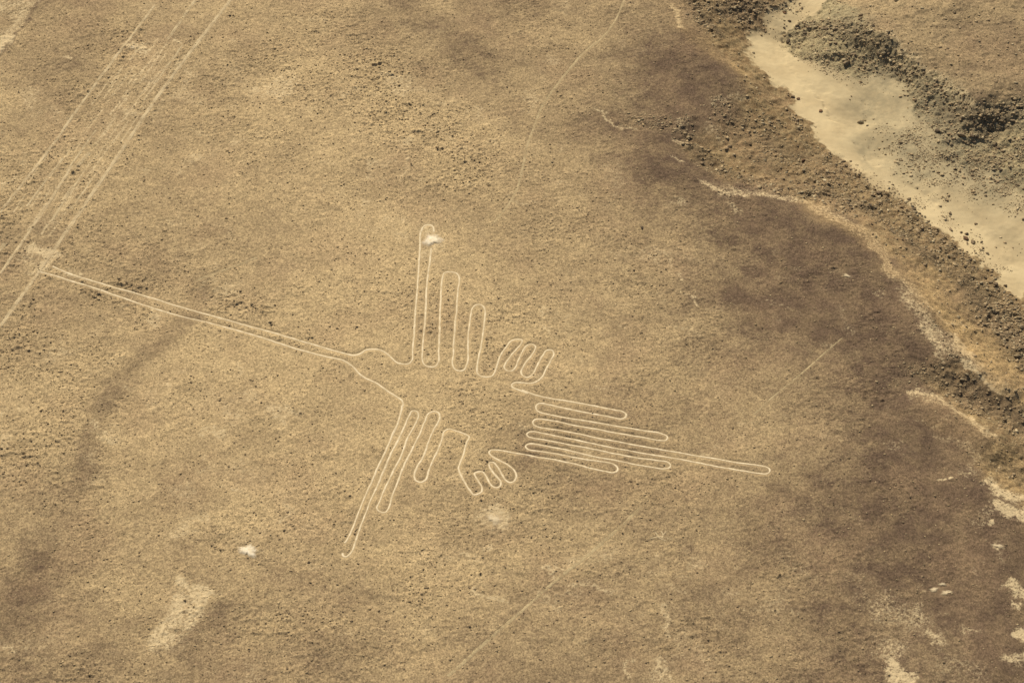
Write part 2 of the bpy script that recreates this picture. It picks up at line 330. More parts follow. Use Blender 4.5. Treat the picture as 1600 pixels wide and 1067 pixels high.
rough = zero()     # where rocks lie thick
for pts, w, s in [([(1065, 198), (1080, 225), (1100, 250), (1130, 272), (1170, 284)], 1.5, .6), ([(1170, 284), (1220, 295), (1280, 305), (1320, 322)], 1.6, .9),
                  ([(1135, 185), (1165, 195), (1190, 200)], 2.2, .55), ([(1200, 240), (1250, 260), (1300, 290), (1350, 320)], 2.2, .85), ([(1230, 180), (1255, 220), (1290, 250)], .9, .8),
                  ([(1300, 255), (1350, 285), (1400, 325), (1450, 365), (1500, 410), (1560, 470), (1605, 520)], 2.0, .95), ([(1350, 320), (1420, 365), (1480, 420)], 1.6, .7),
                  ([(1540, 480), (1580, 520), (1610, 560)], 2.6, 1), ([(1075, -5), (1090, 20), (1105, 45), (1120, 60)], 1.0, .9), ([(1095, 5), (1130, 15), (1180, 10), (1220, 5)], 2.6, 1), ([(1150, 35), (1190, 40)], 1.3, .6),
                  ([(1245, 60), (1280, 50), (1330, 45), (1370, 70)], 2.4, .9), ([(1290, 90), (1340, 90), (1370, 95)], 1.8, .8), ([(1380, 75), (1410, 100), (1440, 125), (1470, 155)], 1.5, .95),
                  ([(1430, 130), (1470, 165)], 1.8, .7), ([(1480, 180), (1520, 200), (1560, 185), (1600, 165)], 2.2, 1), ([(1470, 205), (1510, 215)], 1.4, .8), ([(1580, 240), (1605, 230)], 2.2, .8),
                  ([(1590, 210), (1560, 270)], 1.5, .5), ([(1560, 290), (1540, 300)], 2, .5), ([(1420, 270), (1470, 260), (1500, 250)], 2.2, .35), ([(1400, 600), (1450, 590), (1500, 600)], 1.6, .45),
                  ([(1500, 620), (1540, 640), (1600, 670)], 2.2, .5), ([(1440, 480), (1480, 530), (1500, 560)], .9, .35), ([(990, 185), (1040, 195)], 1.6, .5)]:
    stroke(rough, pts, w, s, .7)

sand = poly_mask([(1300, -40), (1287, 0), (1259, 11), (1231, 32), (1225, 56), (1230, 75), (1250, 94), (1280, 108), (1320, 118), (1360, 118), (1400, 130), (1432, 170), (1462, 205),
                  (1468, 240), (1510, 262), (1545, 262), (1575, 290), (1620, 320), (1640, 440), (1600, 470), (1555, 432), (1500, 388), (1455, 350), (1415, 318), (1365, 290),
                  (1318, 255), (1285, 222), (1255, 188), (1222, 145), (1190, 112), (1165, 85), (1160, 58), (1190, 36), (1235, 5), (1260, -40)], 1.7)
sx_ = zero()
stroke(sx_, [(1300, -30), (1288, -5), (1258, 16), (1222, 38), (1198, 62)], 1.35, 1, .5)
stroke(sx_, [(1175, 62), (1190, 90), (1230, 135)], 1.4, 1, .6)
sand = np.maximum(sand, sx_)
sand = sstep(0, 1, np.clip(sand + .30 * noise(WX, WY, 2.6, 34) * (sand > .02) * (sand < .98) + .26 * noise(WX, WY, 1.4, 35) * (sand > .02) * (sand < .98) + .15 * noise(GX, GY, .6, 36) * (sand > .02) * (sand < .98), 0, 1))
side = poly_mask([(1290, -200), (1240, 10), (1195, 60), (1250, 130), (1340, 235), (1450, 310), (1560, 390), (1700, 480), (2100, 500), (2100, -200)], .5)
slope = sstep(-.35, -1.3, H + .25 * noise(WX, WY, 1.5, 31)) * (1 - .0 * sand)
slope = np.maximum(slope, 0)
grit = .5 + .5 * noise(WX, WY, 7, 41) * .8 + .3 * noise(WX, WY, 2.5, 42)
stroke_st = zero()
for pts, w, s in [([(195, 60), (120, 170), (60, 260), (20, 340)], 3.5, .35), ([(303, 55), (275, 100), (250, 140)], .5, .9), ([(250, 45), (215, 50), (205, 45)], 1, .5), ([(150, 280), (120, 320), (100, 350)], .8, .6), ([(100, 440), (160, 465), (230, 485)], .8, .7),
                  ([(560, 100), (620, 160), (700, 230), (720, 260)], 5, .6), ([(430, 100), (600, 130)], 6, .4), ([(175, 440), (240, 450)], 1.4, .6), ([(20, 560), (100, 640)], 6, .5),
                  ([(30, 720), (60, 770)], 3, .6), ([(350, 950), (520, 940)], 5, .4), ([(660, 450), (690, 560)], 3, .3), ([(760, 500), (755, 570)], 1.2, .6), ([(320, 455), (400, 485)], 1.2, .5), ([(430, 520), (540, 545)], 1.0, .5),
                  ([(100, 1040), (140, 1050)], 1.4, .9), ([(600, 1000), (660, 940)], 3, .4), ([(1100, 980), (1110, 1010)], 2, .4), ([(840, 640), (900, 680)], 1, .4), ([(10, 330), (20, 390)], 3, .6)]:
    stroke(stroke_st, pts, w, s, .8)

# ---- the figure, traced and laid on the plateau
def cr(pts, ox, oy, s):
    return [(ox + x / s, oy + y / s) for x, y in pts]


A6 = lambda *p: cr(p, 0, 250, 3.9525)
A8 = lambda *p: cr(p, 300, 430, 4.4444)
A1 = lambda *p: cr(p, 600, 330, 3.5567)
A2 = lambda *p: cr(p, 520, 530, 3.05)
A3 = lambda *p: cr(p, 700, 500, 3.81)
A4 = lambda *p: cr(p, 900, 600, 5.0)
FIG = []           # (part name, label or None, pixel path)
FIG.append(('beak_line', 'upper edge of the long straight beak', A6((325, 655), (400, 690), (560, 743), (700, 785), (880, 834), (1060, 890), (1200, 930), (1400, 988)) +
            A8((150, 284), (400, 354), (600, 410), (830, 478), (1000, 528))))
FIG.append(('beak_line', 'lower edge of the long straight beak', A6((245, 690), (330, 712), (500, 765), (700, 830), (860, 885), (1000, 930), (1200, 985)) +
            A8((100, 326), (200, 352), (400, 412), (600, 470), (830, 538), (960, 568))))
FIG.append(('head_line', 'curve of the head above the beak', A8((1000, 528), (1060, 545), (1125, 555), (1165, 545), (1210, 525), (1260, 518), (1310, 525), (1360, 550), (1390, 580), (1430, 608), (1480, 618))))
FIG.append(('throat_line', None, A8((960, 568), (1070, 603), (1110, 630), (1160, 680), (1210, 715), (1280, 750), (1370, 810), (1430, 850), (1455, 870), (1465, 890))))
FIG.append(('wing_outline', 'outer feather of the upper wing, hooked at its tip', A8((1480, 618), (1508, 612)) + A1((155, 830), (160, 770), (165, 700), (175, 580), (182, 460), (190, 330), (200, 200), (207, 110), (220, 85), (245, 75), (270, 82), (277, 100), (277, 115))))
FIG.append(('wing_outline', 'looped feathers of the upper wing', A1((261, 205), (255, 280), (245, 360), (235, 470), (230, 570), (222, 680), (213, 780), (210, 820), (222, 850), (250, 863), (285, 860), (300, 840), (302, 780), (308, 660),
            (312, 560), (318, 450), (327, 365), (335, 343), (360, 337), (395, 342), (412, 355), (418, 380), (412, 430), (405, 520), (398, 600), (390, 700), (385, 790), (380, 850), (395, 878), (420, 887), (445, 880), (460, 850), (467, 770), (472, 660),
            (482, 570), (490, 540), (510, 520), (535, 517), (558, 535), (564, 560), (558, 600), (550, 680), (540, 750), (525, 820), (515, 870), (518, 900), (540, 915), (570, 920), (600, 915), (615, 895))))
FIG.append(('foot_outline', 'three-toed foot beside the upper wing', A1((615, 895), (630, 850), (650, 800), (680, 760), (715, 720), (745, 710), (768, 715), (765, 735), (740, 765), (700, 810), (675, 845), (670, 870), (685, 885), (710, 885), (730, 868),
            (745, 830), (765, 785), (795, 745), (825, 738), (843, 750), (838, 772), (815, 805), (775, 860), (762, 895), (775, 915), (800, 922), (822, 910), (850, 860), (885, 800), (908, 773), (930, 772), (943, 790), (930, 820), (900, 880), (875, 925),
            (850, 945), (820, 955), (770, 953), (730, 952), (710, 962), (710, 972), (750, 993), (800, 1010))))
FIG.append(('tail_outline', None, A3((440, 415), (520, 443), (600, 462), (700, 480), (800, 498), (900, 517), (1000, 535), (1040, 543), (1062, 562), (1055, 580), (1030, 588), (980, 580), (900, 565), (800, 545), (700, 525), (600, 503), (560, 495), (537, 498), (525, 516), (530, 538), (555, 551), (600, 560), (700, 580), (762, 590)) +
            A4((100, 290), (300, 325), (500, 360), (680, 390), (710, 404), (717, 422), (702, 438), (650, 438), (500, 412), (300, 378), (100, 342)) +
            A3((762, 629), (650, 605), (580, 593), (540, 587), (515, 592), (503, 608), (508, 625), (530, 635), (600, 646), (700, 662), (762, 674)) +
            A4((100, 404), (300, 445), (500, 480), (700, 515), (900, 552), (1100, 585), (1300, 618), (1430, 635), (1480, 645), (1512, 665), (1508, 687), (1480, 700), (1440, 698), (1300, 675), (1100, 640), (900, 602), (700, 566), (500, 535), (300, 498), (100, 457)) +
            A3((762, 714), (650, 692), (560, 672), (510, 662), (485, 664), (468, 680), (480, 696), (505, 703), (560, 711), (650, 728), (762, 749)) +
            A4((100, 500), (300, 540), (500, 578), (650, 598), (718, 612), (738, 635), (722, 655), (690, 660), (600, 647), (500, 630), (300, 592), (100, 553)) +
            A3((762, 785), (650, 762), (560, 745), (500, 735), (475, 738), (462, 752), (475, 768), (530, 778), (650, 797), (762, 819)) +
            A4((100, 590), (200, 605), (290, 622), (322, 645), (320, 675), (290, 687), (230, 678), (100, 650)) +
            A3((762, 857), (650, 835), (560, 820), (460, 800), (400, 790))))
FIG.append(('foot_outline', 'three-toed foot beside the lower wing', A3((400, 790), (330, 778), (280, 772), (255, 775), (245, 787), (255, 805), (290, 825), (340, 850), (380, 880), (403, 910), (405, 940), (390, 960), (370, 967), (345, 955), (320, 920), (290, 870), (265, 848), (247, 850), (245, 865),
            (265, 900), (295, 935), (317, 965), (312, 985), (290, 997), (265, 990), (245, 965), (225, 925), (205, 903), (180, 903), (157, 912), (165, 935), (185, 965), (205, 1000), (203, 1018), (175, 1035), (155, 1040), (135, 1020), (100, 965), (75, 915), (62, 880))))
FIG.append(('wing_outline', 'looped feathers of the lower wing', A3((62, 880), (75, 840), (95, 790), (110, 730), (123, 690), (105, 680), (50, 660)) + A2((549, 427), (535, 434), (522, 470), (505, 520), (480, 570), (455, 630), (437, 672), (420, 680), (395, 670), (388, 650), (400, 610), (430, 560), (455, 490), (480, 430), (510, 370), (505, 350), (485, 342),
            (460, 350), (440, 385), (415, 450), (380, 520), (345, 590), (310, 680), (285, 740), (262, 810), (250, 823), (225, 820), (210, 805), (220, 775), (250, 710), (290, 620), (330, 545), (355, 470), (395, 400), (410, 360), (400, 342), (380, 340), (365, 360), (340, 420), (310, 480), (280, 540), (250, 610), (215, 690),
            (180, 770), (140, 870), (110, 950), (80, 1025), (65, 1037), (45, 1028), (45, 1018))))
FIG.append(('wing_outline', 'outer feather of the lower wing, running from the throat', A8((1465, 890), (1462, 910)) + A2((330, 315), (327, 335), (318, 370), (310, 400), (280, 460), (250, 540), (210, 620), (180, 690), (150, 760), (120, 830), (95, 900), (65, 955), (55, 970))))


def smooth(P, step=.18):
    """Catmull-Rom through the points, resampled"""
    P = np.asarray(P, float)
    Q = np.vstack([2 * P[0] - P[1], P, 2 * P[-1] - P[-2]])
    out = []
    for i in range(len(P) - 1):
        p0, p1, p2, p3 = Q[i:i + 4]
        n = max(2, int(np.linalg.norm(p2 - p1) / step) + 1)
        t = np.linspace(0, 1, n, endpoint=False)[:, None]
        t0 = np.linalg.norm(p1 - p0) + 1e-6; t1 = np.linalg.norm(p2 - p1) + 1e-6; t2 = np.linalg.norm(p3 - p2) + 1e-6
        m1 = (p2 - p1) / t1 - (p2 - p0) / (t0 + t1) + (p1 - p0) / t0
        m2 = (p3 - p2) / t2 - (p3 - p1) / (t1 + t2) + (p2 - p1) / t1
        m1 *= t1; m2 *= t1
        out.append((2 * t ** 3 - 3 * t ** 2 + 1) * p1 + (t ** 3 - 2 * t ** 2 + t) * m1 + (-2 * t ** 3 + 3 * t ** 2) * p2 + (t ** 3 - t ** 2) * m2)
    out.append(P[-1:])
    return np.vstack(out)


fig_paths = [(n, l, smooth(on(p)[:, :2])) for n, l, p in FIG]
clear = zero(); halo = zero()
for n, l, P in fig_paths:
    Q = P[::3] if len(P) > 6 else P
    Q = np.vstack([Q, P[-1:]])
    stroke(clear, Q, .26, 1, .35, False, True)
    stroke(halo, Q, .42, .34, .6, False, True)
halo *= np.clip(.75 + .6 * noise(GX, GY, 1.7, 51), 0, 1)

for q, w in (((675, 375), 1.0), ((388, 860), .9), ((772, 811), 1.2), ((1323, 431), .6), ((1560, 853), .6), ((1468, 922), .9)):
    stroke(clear, [q], w, .85, .4, False)

# straight old lines of the trapezoid on the left: (path, half width, strength, label)
TR = [([(364, -3), (250, 146), (147, 301), (62, 423), (0, 511)], .25, .8, 'long pale line along the right edge of the cleared strip, running past the beak tip'),
      ([(242, 8), (150, 131), (73, 240), (0, 332)], .20, .65, 'long pale line along the left edge of the cleared strip'),
      ([(112, 262), (61, 340), (0, 427)], .2, .8, 'bright pale line between the two edge lines, ending left of the beak tip'),
      ([(306, 0), (285, 30), (262, 62)], .24, .55, 'short pale line at the top of the photo, left of the widest line'),
      ([(98, 248), (42, 324)], .16, .55, 'thin pale line just right of the left edge line'),
      ([(128, 276), (106, 307), (81, 345)], .16, .55, 'thin pale line in the middle of the right half of the strip'),
      ([(144, 282), (128, 306), (112, 328)], .14, .45, 'shortest thin pale line, beside the dark rubble left of the right edge line'),
      ([(8, 380), (-4, 394)], .3, .6, 'short stub of a pale line cut by the left border of the photo'),
      ([(150, 205), (128, 236), (104, 268)], .14, .45, 'thin pale line in the upper middle of the strip'),
      ([(285, 72), (262, 104), (240, 132)], .14, .4, 'faint thin line beside the small bright spot near the top of the strip'),
      ([(140, 240), (120, 262)], .3, .45, 'short broad pale scrape in the middle of the strip')]
tracks = []
edge_ = zero()
for pts, w, s, lab in TR:
    P = smooth(on(pts)[:, :2], .3)
    tracks.append((P, w, s, lab))
    stroke(pale, P[::3], w * 1.7, s * .62, .7, False, True)
    stroke(edge_, P[::3] + [.75 + w, -.3], .22, .8, .8, True, True)
    stroke(clear, P[::3], w * .8, .55, .5, False, True)
stroke(pale, [(290, 20), (190, 160), (60, 340), (-5, 430)], 3.6, .22, .6)
for k in range(80):     # faint parallel scratches
    u0 = rng.uniform(0, 1); t0 = rng.uniform(0, 1)
    a = np.array([60 + 170 * t0 * 1.2, 330 - 270 * t0]) + (u0 - .5) * np.array([95, 10])
    L = rng.uniform(18, 60)
    stroke(pale, [tuple(a), (a[0] - L * .58, a[1] + L * .82)], rng.uniform(.1, .2), rng.uniform(.4, .7), .8, False)
stroke_st = np.maximum(stroke_st, edge_)
for pts in ([(72, -4), (45, 28), (20, 62), (-4, 90)],):
    stroke(dark, pts, .35, .8, .5)
PATHS = [([(976, 0), (958, 38), (941, 60), (915, 80), (890, 108), (870, 135), (850, 163), (836, 195), (825, 225), (818, 258), (810, 290), (795, 320), (772, 348)], .18, .35),
         ([(1002, 793), (950, 840), (905, 878), (870, 905), (820, 950), (780, 985), (740, 1020), (700, 1056)], .22, .45),
         ([(1318, 527), (1290, 550), (1262, 575), (1235, 598), (1205, 622), (1178, 648)], .13, .3),
         ([(402, 403), (355, 420), (304, 440)], .18, .35)]
paths = []
for pts, w, s in PATHS:
    P = smooth(on(pts)[:, :2], .3)
    paths.append((P, w))
    stroke(clear, P[::3], w, .75, .5, False, True)
    stroke(pale, P[::3], w, s * .35, .6, True, True)

# ------------------------------------------------------------------ relief
amp = (1 - .93 * clear) * (1 - .85 * sand) * (1 - .55 * farp)
dsm = 1 - .7 * dark * (H > -.6)
rel = (.07 * noise(GX, GY, 4.3, 61) + .045 * noise(WX, WY, 1.7, 62)) * (1 - .6 * clear)
stg = np.clip(noise(GX * .8, GY * 1.15, .50, 66) - .42, 0, 1) * .22 + np.clip(noise(GX, GY * 1.2, .33, 67) - .40, 0, 1) * .16
rel += amp * dsm * (.016 * noise(GX * .7 + GY * .1, GY - GX * .12, .9, 63) + .030 * noise(GX * .8, GY, .45, 64) + .040 * noise(GX, GY, .27, 65) + .026 * noise(GX, GY, .17, 68)
                    + stg * np.clip(grit + stroke_st - .1, .1, 1.5)) * (.38 + .75 * np.clip(grit + stroke_st, 0, 1.5))
rk = np.clip(rough, 0, 1)
UE = GX * .80 - GY * .60; VE = GX * .60 + GY * .80          # along and across the valley edge
runl = noise(UE + .5 * noise(GX, GY, 1.5, 84), VE * .22, .85, 85) + .6 * noise(UE, VE * .3, .42, 86)
rel += rk * (1 - sand) * (.26 * noise(WX, WY, 2.2, 71) + .20 * np.abs(noise(WX, WY, 1.2, 72)) + .12 * noise(GX, GY, .62, 73) + .10 * noise(GX, GY, .33, 74))
rel += slope * (1 - sand) * (.20 * noise(WX, WY, 3.1, 75) + .07 * noise(GX, GY, .9, 76) + .06 * noise(GX, GY, .45, 78) + .10 * runl * (1 - farp))
rel += side * (1 - farp) * (.34 * noise(GX, GY, 6.5, 77) + .10 * noise(WX, WY, 2.4, 78))
rel += sand * (.018 * noise(GX * .5 - GY * .4, GX + GY, 1.1, 79) + .012 * noise(GX, GY, .5, 80))
rel -= .03 * clear * (1 - side)
# faint swale on the left and the small scarps
Z = H + rel
Z = Z - 0
HF = Z

# ------------------------------------------------------------------ outer land: stretched lines out to the horizon
def outward(n, first, far):
    r = (far / first) ** (1 / n)
    d = first * r ** np.arange(1, n + 1)
    return d


ext = outward(40, .4, 9000)
XA = np.concatenate([xs[0] - ext[::-1], xs, xs[-1] + ext]); YA = np.concatenate([ys[0] - ext[::-1], ys, ys[-1] + ext])
NE = len(ext)
padz = lambda M: np.pad(M, NE, mode='edge')
fx = np.concatenate([ext[::-1], np.zeros(NX), ext]); fy = np.concatenate([ext[::-1], np.zeros(NY), ext])
FD = np.hypot(fx[None, :], fy[:, None])
ZA = padz(H) * np.exp(-FD / 70) + padz(rel) * np.exp(-FD / 1.2)
VXA, VYA = np.meshgrid(XA, YA)
near = (FD < 60) & (FD > 0)
onx, ony = VXA[near], VYA[near]
ZA[near] += (1 - np.exp(-FD[near] / 1.2)) * (.10 * noise(onx, ony, 4.3, 61) + .06 * noise(onx, ony, 1.7, 62) + .04 * noise(onx, ony, .7, 63))
ZA += (1 - np.exp(-FD / 50)) * (2.5 * noise(VXA, VYA, 180, 81) + .8 * noise(VXA, VYA, 60, 82))
masks_a = np.stack([padz(varn), padz(np.maximum(np.maximum(pale, halo), patchy * (side < .3))), padz(sand), padz(slope)], -1)
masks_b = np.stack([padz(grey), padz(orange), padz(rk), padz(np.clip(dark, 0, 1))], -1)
masks_c = np.stack([padz(np.clip(grit + stroke_st, 0, 1.6)), padz(clear), padz(farp), padz(side)], -1)
fade = np.exp(-FD / 5)[..., None]
masks_a[..., 0] = masks_a[..., 0] * fade[..., 0] + (.38 + .2 * noise(VXA, VYA, 23, 11) + .15 * noise(VXA, VYA, 8, 12) + .12 * noise(VXA, VYA, 2.6, 13)) * (1 - fade[..., 0])
for m in (masks_a[..., 1:], masks_b, masks_c[..., 1:]):
    m *= fade


# ------------------------------------------------------------------ materials
def new_mat(name):
    m = bpy.data.materials.new(name)
    m.use_nodes = True
    nt = m.node_tree
    b = nt.nodes['Principled BSDF']
    b.inputs['Roughness'].default_value = .95
    b.inputs['Specular IOR Level'].default_value = .12
    return m, nt, b


class G:
    """tiny node-graph writer"""
    def __init__(s, nt):
        s.nt = nt

    def n(s, t, **k):
        x = s.nt.nodes.new(t)
        for a, b in k.items():
            setattr(x, a, b)
        return x

    def put(s, sock, v):
        if hasattr(v, 'is_output') or isinstance(v, bpy.types.NodeSocket):
            s.nt.links.new(v, sock)
        else:
            sock.default_value = v

    def m(s, op, a, b=0.0, c=None, clamp=False):
        x = s.n('ShaderNodeMath', operation=op, use_clamp=clamp)
        s.put(x.inputs[0], a); s.put(x.inputs[1], b)
        if c is not None:
            s.put(x.inputs[2], c)
        return x.outputs[0]

    def mix(s, f, a, b, bt='MIX'):
        x = s.n('ShaderNodeMix', data_type='RGBA', blend_type=bt)
        s.put(x.inputs[0], f)
        s.put(x.inputs[6], a if not isinstance(a, tuple) else a + (1,))
        s.put(x.inputs[7], b if not isinstance(b, tuple) else b + (1,))
        return x.outputs[2]

    def noise(s, vec, scale, detail=2, rough=.6):
        x = s.n('ShaderNodeTexNoise')
        s.put(x.inputs['Vector'], vec); x.inputs['Scale'].default_value = scale
        x.inputs['Detail'].default_value = detail; x.inputs['Roughness'].default_value = rough
        return x.outputs[0]

    def ramp(s, v, a, b, lo=0.0, hi=1.0):
        x = s.n('ShaderNodeMapRange', interpolation_type='SMOOTHSTEP')
        s.put(x.inputs[0], v); x.inputs[1].default_value = a; x.inputs[2].default_value = b
        x.inputs[3].default_value = lo; x.inputs[4].default_value = hi
        return x.outputs[0]

    def attr(s, name):
        x = s.n('ShaderNodeAttribute', attribute_name=name)
        y = s.n('ShaderNodeSeparateColor')
        s.nt.links.new(x.outputs['Color'], y.inputs[0])
        return y.outputs[0], y.outputs[1], y.outputs[2], x.outputs['Alpha']


LIGHT = (.525, .380, .194); DARK = (.130, .085, .052); PALE = (.68, .52, .29)
SANDC = (.64, .495, .27); SLOPE = (.235, .150, .070); ORANGE = (.50, .335, .148); GREY = (.285, .235, .138)


def ground_mat():
    m, nt, b = new_mat('desert_ground')
    g = G(nt)
    pos = g.n('ShaderNodeTexCoord').outputs['Object']
    va, pa, sa, sl = g.attr('mask_a')
    gr, orr, ro, dk = g.attr('mask_b')
    gt, cl, fp, sd_ = g.attr('mask_c')
    n1 = g.noise(pos, 1.1, 4, .65); n2 = g.noise(pos, 3.2, 3, .7); n3 = g.noise(pos, .35, 3, .6)
    v = g.m('ADD', va, g.m('MULTIPLY', g.m('SUBTRACT', n1, .5), .8))
    v = g.m('ADD', v, g.m('MULTIPLY', g.m('SUBTRACT', n2, .5), .75))
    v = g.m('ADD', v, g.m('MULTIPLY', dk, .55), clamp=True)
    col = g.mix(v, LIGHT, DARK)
    # patchy warmth / greenish cast of the soil
    col = g.mix(g.ramp(n3, .35, .7, 0, .3), col, (.385, .27, .135))
    sc = g.mix(g.m('MULTIPLY', orr, g.ramp(n1, .3, .65)), g.mix(g.ramp(n1, .3, .7), SLOPE, (.33, .235, .115)), ORANGE)
    sc = g.mix(g.m('MULTIPLY', sd_, .8), sc, (.41, .33, .175))
    slf = g.m('MULTIPLY', sl, g.m('SUBTRACT', 1.0, g.m('MULTIPLY', fp, .9)))
    col = g.mix(slf, col, sc)
    col = g.mix(g.m('MULTIPLY', orr, .35), col, ORANGE)
    col = g.mix(g.m('MULTIPLY', g.m('MULTIPLY', dk, slf), g.ramp(n2, .3, .6, .35, .9)), col, (.115, .083, .048))  # rubble tone and painted shade, only where the land slopes
    rkf = g.m('MULTIPLY', ro, g.ramp(n2, .42, .6, 0, .55))
    col = g.mix(rkf, col, (.15, .112, .065))
    col = g.mix(g.ramp(g.noise(pos, .11, 2, .5), .45, .75, 0, .3), col, (.36, .235, .13))
    # stone cells of the pavement
    vo = g.n('ShaderNodeTexVoronoi'); g.put(vo.inputs['Vector'], pos); vo.inputs['Scale'].default_value = 3.6
    vs_ = g.n('ShaderNodeSeparateColor'); nt.links.new(vo.outputs['Color'], vs_.inputs[0])
    vo2 = g.n('ShaderNodeTexVoronoi'); g.put(vo2.inputs['Vector'], pos); vo2.inputs['Scale'].default_value = 7.5
    vs2 = g.n('ShaderNodeSeparateColor'); nt.links.new(vo2.outputs['Color'], vs2.inputs[0])
    sp1 = g.ramp(vs_.outputs[0], 0, 1, .90, 1.10)
    sp2 = g.ramp(vs2.outputs[1], 0, 1, .74, 1.26)
    sp = g.m('MULTIPLY', g.m('MULTIPLY', sp1, sp2), g.m('SUBTRACT', 1.0, g.m('MULTIPLY', g.ramp(vs2.outputs[2], .86, .97), g.ramp(gt, .3, 1.1, .12, .5))))
    keep = g.m('MULTIPLY', g.m('SUBTRACT', 1.0, g.m('MULTIPLY', sa, .9)), g.m('SUBTRACT', 1.0, g.m('MULTIPLY', cl, .8)))
    spf = g.mix(keep, (1, 1, 1), g.n_combine(sp) if hasattr(g, 'n_combine') else sp)
    col = g.mix(1.0, col, spf, 'MULTIPLY')
    # pale soil
    nf = g.noise(pos, 2.6, 5, .75)
    pf = g.m('ADD', pa, g.m('MULTIPLY', g.m('SUBTRACT', nf, .5), 2.9))
    pf = g.m('ADD', pf, g.m('MULTIPLY', g.m('SUBTRACT', vs2.outputs[0], .5), .45))
    pf = g.m('MULTIPLY', g.ramp(pf, .22, .98), g.ramp(pa, 0.02, .6, 0, .88))
    col = g.mix(pf, col, g.mix(g.m('MULTIPLY', orr, .7), PALE, (.56, .37, .17)))
    # sand of the bed
    sf = g.ramp(g.m('ADD', sa, g.m('MULTIPLY', g.m('SUBTRACT', n2, .5), .5)), .3, .75)
    sf = g.m('MULTIPLY', sf, g.m('SUBTRACT', 1.0, g.m('MULTIPLY', ro, .45)))
    col = g.mix(sf, col, g.mix(g.ramp(g.noise(pos, .25, 3, .5), .35, .65), SANDC, (.54, .41, .22)))
    col = g.mix(g.m('MULTIPLY', gr, g.ramp(n1, .25, .65, .45, 1)), col, GREY)
    nt.links.new(col, b.inputs['Base Color'])
    bump = g.n('ShaderNodeBump')
    bump.inputs['Strength'].default_value = .8
    bump.inputs['Distance'].default_value = .05
    hh = g.m('ADD', g.noise(pos, 6.5, 3, .7), g.m('MULTIPLY', g.m('SUBTRACT', .5, vo2.outputs['Distance']), .6))
    hh = g.m('MULTIPLY', hh, keep)
    nt.links.new(hh, bump.inputs['Height'])
    nt.links.new(bump.outputs[0], b.inputs['Normal'])
    return m


def soil_mat(name, col_a, col_b, worn=0.0, sc=2.2):
    """bare soil with wear holes where the ground shows"""
    m, nt, b = new_mat(name)
    g = G(nt)
    pos = g.n('ShaderNodeTexCoord').outputs['Object']
    n = g.noise(pos, sc, 4, .7)
    n5 = g.noise(pos, 7, 2, .6)
    nt.links.new(g.mix(g.ramp(g.m('ADD', n, g.m('MULTIPLY', g.m('SUBTRACT', n5, .5), .6)), .3, .7), col_a, col_b), b.inputs['Base Color'])
    if worn > 0:
        nl = g.noise(pos, .5, 2, .5)
        w = g.m('ADD', g.m('MULTIPLY', n, .55), g.m('ADD', g.m('MULTIPLY', nl, .3), g.m('MULTIPLY', n5, .3)))
        nt.links.new(g.ramp(w, worn - .10, worn + .16), b.inputs['Alpha'])
    return m


def stone_mat(name, cols, spread=.5, rand='ShaderNodeNewGeometry'):
    m, nt, b = new_mat(name)
    g = G(nt)
    if rand == 'ShaderNodeNewGeometry':
        r = g.n('ShaderNodeNewGeometry').outputs['Random Per Island']
    else:
        r = g.n('ShaderNodeObjectInfo').outputs['Random']
    rp = g.n('ShaderNodeValToRGB')
    el = rp.color_ramp.elements
    el[0].color = cols[0] + (1,); el[-1].color = cols[-1] + (1,)
    for i, c in enumerate(cols[1:-1]):
        e = el.new((i + 1) / (len(cols) - 1)); e.color = c + (1,)
    nt.links.new(r, rp.inputs[0])
    pos = g.n('ShaderNodeTexCoord').outputs['Object']
    n = g.noise(pos, 4, 3, .7)
    k = g.ramp(n, .3, .7, 1 - spread / 2, 1 + spread / 2)
    nt.links.new(g.mix(1.0, rp.outputs[0], k, 'MULTIPLY'), b.inputs['Base Color'])
    bump = g.n('ShaderNodeBump'); bump.inputs['Strength'].default_value = .6; bump.inputs['Distance'].default_value = .05
    nt.links.new(n, bump.inputs['Height']); nt.links.new(bump.outputs[0], b.inputs['Normal'])
    return m


M_GROUND = ground_mat()


# ------------------------------------------------------------------ ground meshes
def tag(o, label=None, cat=None, group=None, kind=None):
    if label: o['label'] = label
    if cat: o['category'] = cat
    if group: o['group'] = group
    if kind: o['kind'] = kind
    return o


def mesh_np(name, V, F, mat, smooth_=True):
    me = bpy.data.meshes.new(name)
    k = F.shape[1]
    me.vertices.add(len(V)); me.vertices.foreach_set('co', V.astype(np.float32).ravel())
    me.loops.add(F.size); me.loops.foreach_set('vertex_index', F.astype(np.int32).ravel())
    me.polygons.add(len(F)); me.polygons.foreach_set('loop_start', np.arange(0, F.size, k, dtype=np.int32))
    me.update(calc_edges=True)
    me.validate()
    if smooth_:
        me.polygons.foreach_set('use_smooth', np.ones(len(me.polygons), bool))
    me.materials.append(mat)
    return me


def link(name, me, parent=None):
    o = bpy.data.objects.new(name, me)
    C.objects.link(o)
    if parent is not None:
        o.parent = parent
    return o


